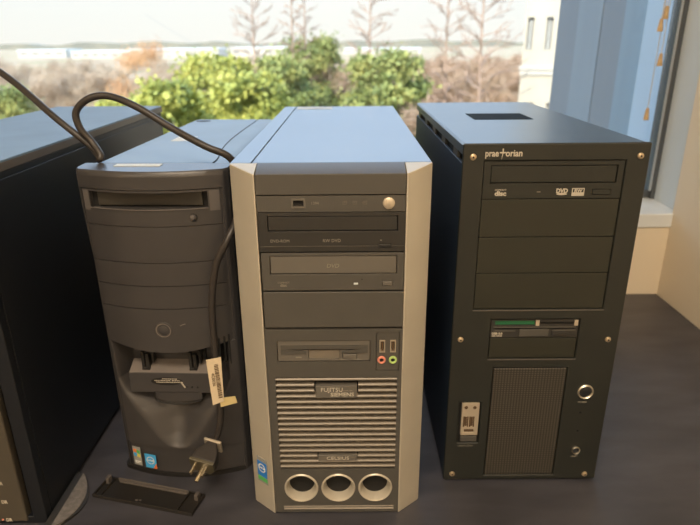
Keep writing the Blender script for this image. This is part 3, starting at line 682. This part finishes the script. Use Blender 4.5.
# ================================================================== POWER CORD
pts = [(-.62, .80, .62), (-.52, .77, .555), (-.4249, .75, .5053), (-.3443, .705, .4545), (-.3050, .694, .4245), (-.2935, .686, .4140), (-.2900, .680, .4112),
       (-.2895, .682, .4160), (-.3004, .690, .4293), (-.3117, .690, .4454), (-.3132, .690, .4635), (-.2971, .690, .4778), (-.2739, .690, .4810),
       (-.2411, .680, .4707), (-.2014, .670, .4485), (-.1604, .655, .4294), (-.1370, .655, .4190), (-.1290, .662, .4040), (-.1265, .664, .3850), (-.1262, .655, .3660),
       (-.1275, .630, .3500), (-.1350, .614, .3330), (-.1485, .612, .3077), (-.1554, .612, .2799), (-.1594, .612, .2487), (-.1605, .6115, .1965),
       (-.1617, .611, .1415), (-.1612, .611, .1054), (-.1665, .612, .0802), (-.1725, .612, .0645)]
cd = thing('power_cord', 'black power cord looped over the charcoal tower, plug down on the desk', 'power cord', (pts[0][0], pts[0][1], pts[0][2]))
o0 = Vector(pts[0])
obj('cable', MB().tube([Vector(p)-o0 for p in pts], .0041, seg=14, sub=8), M['cord'], cd)
# plug: neck, body, olive face with three prongs. axis from A to B
A = Vector((-.1728, .6115, .0640)); B = A+Vector((-.27, -.90, -.30)).normalized()*.032
ax = (B-A).normalized(); PS = 1.18; side = Vector((1, .15, 0)); side = (side-ax*side.dot(ax)).normalized(); up = side.cross(ax)
PM = Matrix.Translation(A-o0) @ Matrix(((side.x, ax.x, up.x, 0), (side.y, ax.y, up.y, 0), (side.z, ax.z, up.z, 0), (0, 0, 0, 1))) @ Matrix.Diagonal((PS, 1, 1.05, 1))
Lp = (B-A).length
pg = obj('plug', MB().prism([(-.0052, -.004), (.0052, -.004), (.0062, .006), (.0120, Lp*.55), (.0135, Lp-.004), (.0135, Lp-.001), (-.0135, Lp-.001), (-.0135, Lp-.004), (-.0120, Lp*.55), (-.0062, .006)], -.0085, .0090).xf(PM), M['cord'], cd, bevel=.0030, seg=3)
obj('plug_collar', MB().prism([(-.0098, .0010), (.0098, .0010), (.0098, .0045), (-.0098, .0045)], -.0098, .0102).xf(PM), M['port'], pg, bevel=.001, label='pale band round the plug neck')
obj('plug_face', MB().prism([(-.0135, -.0105), (.0135, -.0105), (.0135, .004), (.0085, .0120), (-.0085, .0120), (-.0135, .004)], Lp-.001, Lp+.0028, axis='y').xf(PM), M['plug'], pg, bevel=.0008)
for sx in (-.0063, .0063):
    obj('prong', MB().box(sx-.0009, sx+.0009, Lp+.001, Lp+.0165, -.0065, -.0005).xf(PM), M['prong'], pg, bevel=.0004)
obj('ground_prong', MB().cyl((0, 0, .0055), .0023, Lp+.001, Lp+.0195, seg=16).xf(PM), M['prong'], pg, bevel=.0006)
# paper tags wrapped on the cord
def tagplate(c4, y, name, mm, lab, d=.0006):
    mb = MB(); P = [Vector((x, y, z))-o0 for x, z in c4]
    mb.prism([(p.x, p.z) for p in P], P[0].y-d, P[0].y, axis='y'); return obj(name, mb, mm, cd, label=lab)
t1 = tagplate([(-.1707, .1866), (-.1680, .1241), (-.1541, .1297), (-.1527, .1905)], .6062, 'barcode_tag', M['tag'], 'cream paper tag with barcode')
mk = MB(); u = Vector((.0155, 0, .0040)); u.normalize(); v = Vector((.0025, 0, -.0610)); v.normalize()
org = Vector((-.1707, .6054, .1866))-o0
h = .0085
while h < .0545:
    w = random.choice((.0006, .0009, .0014))
    q = [org+u*.0088+v*h, org+u*.0138+v*h, org+u*.0138+v*(h+w), org+u*.0088+v*(h+w)]
    mk.prism([(p.x, p.z) for p in q], org.y-.0002, org.y+.0001, axis='y'); h += w+random.choice((.0006, .0010))
obj('barcode', mk, M['ink_dark'], t1)
R3 = Matrix((( v.x, u.x, 0, 0), (0, 0, -1, 0), (v.z, u.z, 0, 0), (0, 0, 0, 1)))
text('lettering', '4C0036', .0056, 0, 0, 0, M['ink_dark'], t1, rot=Matrix.Translation(org+u*.0040+v*.0190+Vector((0, -.0002, 0))) @ R3, loc=(0, 0, 0))
tagplate([(-.1612, .1326), (-.1598, .1198), (-.1385, .1262), (-.1404, .1353)], .6080, 'yellow_tag', M['tag_y'], 'small yellow paper flag')

# ================================================================== OUTDOORS
GZ = -9.0
M['ground'] = ramp_mat('dry_field', [(.35, (.36, .26, .18)), (.5, (.42, .33, .23)), (.62, (.30, .28, .15))], .03, detail=5)
gm = MB()
gm.box(-900, 900, 1.6, 2500, GZ-.5, GZ)
struct('ground', gm, M['ground'])
M['road'] = mat('pale_road', (.62, .56, .48), .9)
struct('road', MB().box(-160, 10, 118, 124, GZ, GZ+.05), M['road'])
M['hills'] = ramp_mat('hazy_woodland', [(.4, (.20, .21, .19)), (.6, (.25, .25, .21))], .02)
hm = MB()
top = []
x = -900
while x <= 900:
    top.append((x, GZ+9.5+4.2*(.5+.5*math.sin(x*.011))+2.2*math.sin(x*.043+1)+random.uniform(-.7, .7))); x += 9
hm.prism([(-900, GZ)]+top+[(900, GZ)], 1350, 1400, axis='y')
o = obj('distant_woods', hm, M['hills'], kind='stuff'); tag(o, 'thin grey-green line of distant woodland along the horizon', 'woodland')

M['bwall'] = mat('pale_building_wall', (.52, .50, .45), .8, var=.03, scale=.2)
M['bwin'] = mat('building_window', (.26, .26, .25), .5)  # window grey lightened so the colour carries the distance haze
M['stone'] = mat('cream_limestone', (.50, .46, .38), .8, var=.06, scale=.8)
def lowbldg(x, y, w, d, h, lab, nwin, rows=1, rz=0):
    t = thing('warehouse', lab, 'building', (x, y, GZ), rz)
    obj('wall', MB().box(-w/2, w/2, 0, d, 0, h), M['bwall'], t)
    obj('roof', MB().box(-w/2-.4, w/2+.4, -.4, d+.4, h, h+.6), M['reveal'], t)
    for r in range(rows):
        for i in range(nwin):
            cx = -w/2+w*(i+.5)/nwin; z = h*(r+.45)/rows
            obj('window', MB().box(cx-w/nwin*.28, cx+w/nwin*.28, -.12, .02, z, z+h/rows*.28), M['bwin'], t)
lowbldg(-118, 420, 60, 30, 6.0, 'long white low building with two rows of windows, far off behind brush', 10, 2)
lowbldg(-172, 430, 40, 30, 4.6, 'pale low building near the left edge of the view', 6)
lowbldg(-62, 450, 46, 30, 6.5, 'white flat building partly behind the green tree crowns', 6)
lowbldg(-232, 470, 36, 30, 5.5, 'small pale building at far left of the horizon', 4)
lowbldg(30, 560, 70, 30, 4.2, 'thin pale building on horizon between the two bare trees', 8)

# neighbouring stone building at right
nb = thing('office_building', 'cream stone office building with tall narrow windows at right', 'building', (8.40, 30.0, GZ), math.radians(-17))
obj('wall', MB().plate(0, 12, 0, 18, [(.13+k*.86, .42+k*.86, 9.15, 10.60) for k in range(8)]+[(.35+k*1.0, .75+k*1.0, 5.4, 6.7) for k in range(8)], 0, .5).box(0, 12, .6, 8, 0, 18), M['stone'], nb)
for k in range(8):
    wd = obj('window', MB().box(.13+k*.86, .42+k*.86, .25, .32, 9.15, 10.60), M['bwin'], nb)
    obj('mullion', MB().box(.26+k*.86, .29+k*.86, .18, .26, 9.15, 10.60), M['reveal'], wd)
for k in range(8): obj('window', MB().box(.35+k*1.0, .75+k*1.0, .25, .32, 5.4, 6.7), M['bwin'], nb)
obj('ledge', MB().box(-.1, 12.1, -.14, .1, 8.25, 8.42).box(-.06, 12.06, -.08, .1, 8.0, 8.25), M['bwall'], nb)
obj('roof', MB().box(-.2, 12.2, -.2, 8.2, 18, 18.4), M['bwall'], nb)

# vegetation
M['leaf_a'] = ramp_mat('yellow_green_leaves', [(.32, (.20, .25, .07)), (.5, (.40, .42, .10)), (.66, (.52, .50, .13))], .9, rough=.6, detail=5)
M['leaf_b'] = ramp_mat('mid_green_leaves', [(.32, (.13, .17, .06)), (.5, (.25, .30, .10)), (.68, (.42, .42, .14))], .9, rough=.6, detail=5)
M['leaf_c'] = ramp_mat('rusty_leaves', [(.35, (.50, .26, .12)), (.6, (.70, .45, .25))], .8, rough=.7)
M['twig'] = ramp_mat('dry_twigs', [(.3, (.32, .25, .18)), (.5, (.46, .36, .27)), (.7, (.58, .48, .36))], .5, rough=.9)
M['twig_r'] = ramp_mat('reddish_dry_twigs', [(.3, (.30, .21, .15)), (.5, (.46, .33, .24)), (.7, (.58, .45, .34))], .5, rough=.9)
M['bark'] = ramp_mat('grey_tan_bark', [(.3, (.30, .21, .15)), (.7, (.44, .33, .24))], 3, rough=.9)
M['bark_pale'] = ramp_mat('pale_reddish_bark', [(.3, (.32, .22, .17)), (.7, (.46, .34, .27))], 3, rough=.9)

def rdir():
    while True:
        v = Vector((random.uniform(-1, 1), random.uniform(-1, 1), random.uniform(-1, 1)))
        if .05 < v.length < 1: return v.normalized()
def crown(clumps, per, size, thin=False):
    V, F = [], []
    for c, r in clumps:
        for _ in range(per):
            d_ = rdir(); p = Vector(c)+Vector((random.gauss(0, 1), random.gauss(0, 1), random.gauss(0, .8)))*r*.62
            a = rdir(); b = a.cross(rdir()).normalized()
            s_ = size*random.uniform(.6, 1.3)
            if thin: a = (a+d_*.8).normalized(); b = a.cross(rdir()).normalized()*.09; a = a*2.0
            i = len(V); V += [p-a*s_*.5, p+b*s_*.42, p+a*s_*.5, p-b*s_*.42]; F.append((i, i+1, i+2, i+3))
    return V, F
def mesh_obj(name, V, F, m, parent=None, **k):
    me = bpy.data.meshes.new(name); me.from_pydata(V, [], F); me.materials.append(m)
    o = bpy.data.objects.new(name, me); C.objects.link(o)
    if parent: o.parent = parent
    return o
def leafy(x, y, h, rad, lab, m, per=170, nclump=95, size=.19, low=.35, seed=1, group=None, name='leafy_tree'):
    random.seed(seed)
    t = thing(name, lab, 'tree', (x, y, GZ), 0, group)
    cl = []
    for i in range(nclump):
        u = random.uniform(0, 1)**.8; z = h*(low+(1-low)*u)-rad*.25
        env = rad*math.sin(PI*min(1, max(.12, (1-u)*.75+.12)))**.6
        a = random.uniform(0, 2*PI); rr = env*math.sqrt(random.uniform(.15, 1))
        cl.append(((rr*math.cos(a), rr*math.sin(a), z), rad*random.uniform(.10, .30)))
    V, F = crown(cl, per, size)
    mesh_obj('foliage', V, F, m, t)
    mb = MB().tube([(0, 0, 0), (.1, 0, h*.3), (-.1, .1, h*.6), (0, 0, h*.85)], lambda q: .16*(1-q)+.03, seg=7, sub=3)
    for c, r in cl[::4]: mb.tube([(0, 0, h*.35), (c[0]*.5, c[1]*.5, (h*.35+c[2])/2+.3), c], lambda q: .06*(1-q)+.012, seg=5, sub=3)
    obj('trunk', mb, M['bark'], t, fix=False)
    return t
def limb(mb, p, d, L, r, depth, spread=.6, droop=.0):
    q = p+d*L*.5+Vector((random.uniform(-1, 1), random.uniform(-1, 1), random.uniform(-.5, .5)))*L*.04
    e = p+d*L
    mb.tube([p, q, e], lambda t: r*(1-t*.6)+.006, seg=4 if depth > 1 else 3, sub=1, cap=False)
    if depth <= 0: return
    n = 5 if depth > 1 else 4
    for i in range(n):
        f = .3+.7*(i+random.random()*.6)/n
        nd = (d+rdir()*spread+Vector((0, 0, .12-droop))).normalized()
        limb(mb, p+d*L*f, nd, L*random.uniform(.32, .5), r*.45, depth-1, spread, droop)
def bare(x, y, h, lab, m, wide=2.6, n=30, r0=.13, seed=3, start=.4, up=.35, depth=2, group=None):
    random.seed(seed)
    t = thing('bare_tree', lab, 'tree', (x, y, GZ), 0, group)
    tr_ = MB().tube([(0, 0, 0), (.08, 0, h*.35), (-.05, 0, h*.7), (0, 0, h)], lambda q: r0*(1-q)+.012, seg=7, sub=4)
    obj('trunk', tr_, m, t, fix=False)
    mb = MB()
    for i in range(n):
        f = start+(1-start)*i/n; a = i*2.4+random.uniform(-.3, .3)
        L = wide*(1-f)**.45*random.uniform(.75, 1.1)*(1 if f > start+.08 else .8)
        d_ = Vector((math.cos(a), math.sin(a), up+random.uniform(-.1, .25))).normalized()
        limb(mb, Vector((0, 0, h*f)), d_, max(.5, L), r0*.38*(1-f)+.012, depth, .55)
    obj('branches', mb, m, t, fix=False)
    return t
def brush(x, y, h, rad, m, lab, seed, group, per=420, n=16):
    random.seed(seed)
    t = thing('bare_shrub', lab, 'shrub', (x, y, GZ), 0, group)
    cl = []
    for i in range(n):
        a = random.uniform(0, 2*PI); rr = rad*math.sqrt(random.random()); u = random.random()
        cl.append(((rr*math.cos(a), rr*math.sin(a), h*(.25+.65*u)), rad*random.uniform(.28, .45)))
    V, F = crown(cl, per, .42, thin=True)
    mesh_obj('twigs', V, F, m, t)
    mb = MB()
    for c, r in cl[::2]: mb.tube([(c[0]*.1, c[1]*.1, 0), (c[0]*.5, c[1]*.5, c[2]*.6), c], lambda q: .08*(1-q)+.015, seg=4, sub=2)
    obj('stems', mb, M['bark'], t, fix=False)

def at(az, d_): return az*d_, d_
A_, B_ = M['leaf_a'], M['leaf_b']
for az, dd_, topel, rad, m, lab, sd in [
    (-.375, 28.5, -.078, 1.6, A_, 'low yellow-green tree crown, leftmost of the leafy trees', 11),
    (-.300, 23, -.046, 1.8, A_, 'bright yellow-green tree behind the cord loop', 12),
    (-.215, 27.5, -.008, 2.1, A_, 'tall yellow-green tree behind gap left of silver tower', 13),
    (-.165, 22, -.040, 1.6, A_, 'yellow-green tree just left of the silver tower top', 19),
    (-.108, 31.5, -.014, 2.0, B_, 'mid green tree standing directly behind silver tower', 14),
    (-.062, 36.5, .014, 2.1, B_, 'dark green round-headed tree right of the yellow-green ones', 15),
    (.060, 27, -.004, 2.0, B_, 'rounded green tree between silver and black towers', 16),
    (-.585, 32, -.060, 2.0, B_, 'green tree cut by left edge of the view', 17),
    (-.410, 40, -.095, 2.2, A_, 'small low green bush by the dry field', 18)]:
    x, y = at(az, dd_); h = (.536+topel*dd_)-GZ
    leafy(x, y, h, rad, lab, m, seed=sd, low=.42)
TW, TR = M['twig'], M['twig_r']
sd = 50
rows = []
for d_, a0, sp_, n_, el, mm in [(84, -.62, .080, 12, -.018, TW), (76, -.58, .082, 11, -.019, TW), (68, -.62, .085, 5, -.026, TW), (61, -.58, .088, 4, -.038, TW),
                            (62, .10, .060, 4, -.005, TR), (54, .085, .062, 4, -.013, TR), (46, .02, .068, 4, -.018, TR), (39, .115, .062, 4, -.034, TR)]:
    for k in range(n_): rows.append((a0+sp_*k, d_, el-.004*(k % 2), d_*sp_*.36, mm))
rows += [(-.022, 37, -.03, 1.7, TR), (.0, 30.5, -.07, 1.3, TR), (.13, 25, -.085, 1.2, TR), (.262, 30, -.075, 1.2, TR), (.20, 24, -.088, 1.2, TR)]
for az, dd_, topel, rad, m in rows:
    x, y = at(az, dd_); h = (.536+topel*dd_)-GZ; sd += 1
    brush(x, y, h, rad, m, 'leafless tan twiggy shrub in the brush beyond the window', sd, 'bare twiggy shrubs outside')
x, y = at(-.335, 44); random.seed(5)
brush(x, y, .536+.012*44-GZ, 2.0, M['leaf_c'], 'rust-coloured bare shrub left of green trees', 99, None, per=300, n=10)
for az, dd_, topel, w, lab, s_, n_ in [(.036, 31.5, .115, 2.4, 'bare tree with spreading branches rising above rounded green tree', 31, 26),
                               (.214, 28, .16, 2.4, 'tall bare tree nearest the cream stone building', 32, 40),
                               (.158, 33, .13, 2.2, 'slender bare tree left of the tallest bare tree', 33, 34),
                               (-.150, 36, .10, 2.5, 'bare tree rising behind yellow-green trees, leftmost of the bare trees', 34, 30),
                               (-.088, 34, .12, 1.5, 'thin bare tree, second from left, above the green crowns', 35, 26),
                               (-.068, 36, .11, 1.5, 'thin bare tree just left of the dark green round-headed tree', 36, 24)]:
    x, y = at(az, dd_); h = (.536+topel*dd_)-GZ
    bare(x, y, h, lab, M['bark_pale'], wide=w, n=n_, seed=s_, start=.45 if az > .1 else .62, r0=.11)

# ================================================================== WORLD AND SUN
w = bpy.data.worlds.new('sky'); sc.world = w; w.use_nodes = True; nt = w.node_tree
bg = nt.nodes['Background']
tc = nt.nodes.new('ShaderNodeTexCoord'); sp = nt.nodes.new('ShaderNodeSeparateXYZ'); r = nt.nodes.new('ShaderNodeValToRGB')
nt.links.new(tc.outputs['Generated'], sp.inputs[0]); nt.links.new(sp.outputs['Z'], r.inputs['Fac'])
e = r.color_ramp.elements; e[0].position = 0.0; e[0].color = (.375, .362, .345, 1); e[1].position = .6; e[1].color = (.52, .70, 1.0, 1)
k = e.new(.075); k.color = (.37, .37, .365, 1)
k = e.new(.14); k.color = (.40, .50, .66, 1)
k = e.new(.30); k.color = (.66, .86, 1.15, 1)
nt.links.new(r.outputs['Color'], bg.inputs['Color']); bg.inputs['Strength'].default_value = 2.9
L = bpy.data.lights.new('sun', 'SUN'); L.energy = 6.6; L.angle = math.radians(1.0); L.color = (1, .86, .68)
so = bpy.data.objects.new('sun', L); C.objects.link(so)
sd_ = Vector((.45, 1.0, -.72)).normalized()      # light travels away from the building, over its roof
so.rotation_euler = sd_.to_track_quat('-Z', 'Y').to_euler(); so.location = (0, -5, 12)

# ================================================================== CAMERA
cam = bpy.data.cameras.new('camera'); co = bpy.data.objects.new('camera', cam); C.objects.link(co); sc.camera = co
p, rr = math.radians(20.6), math.radians(.4)
R_ = Vector((1, 0, 0)); U_ = Vector((0, math.sin(p), math.cos(p))); F_ = Vector((0, math.cos(p), -math.sin(p)))
cr = R_*math.cos(rr)-U_*math.sin(rr); cu = R_*math.sin(rr)+U_*math.cos(rr); cb = -F_
co.matrix_world = Matrix(((cr.x, cu.x, cb.x, 0), (cr.y, cu.y, cb.y, 0), (cr.z, cu.z, cb.z, .536), (0, 0, 0, 1)))
cam.sensor_width = 36; cam.lens = 585/700*36; cam.clip_start = .02; cam.clip_end = 4000
cam.dof.use_dof = True; cam.dof.focus_distance = .62; cam.dof.aperture_fstop = 7.5
sc.view_settings.view_transform = 'Standard'; sc.view_settings.look = 'None'; sc.view_settings.exposure = 0
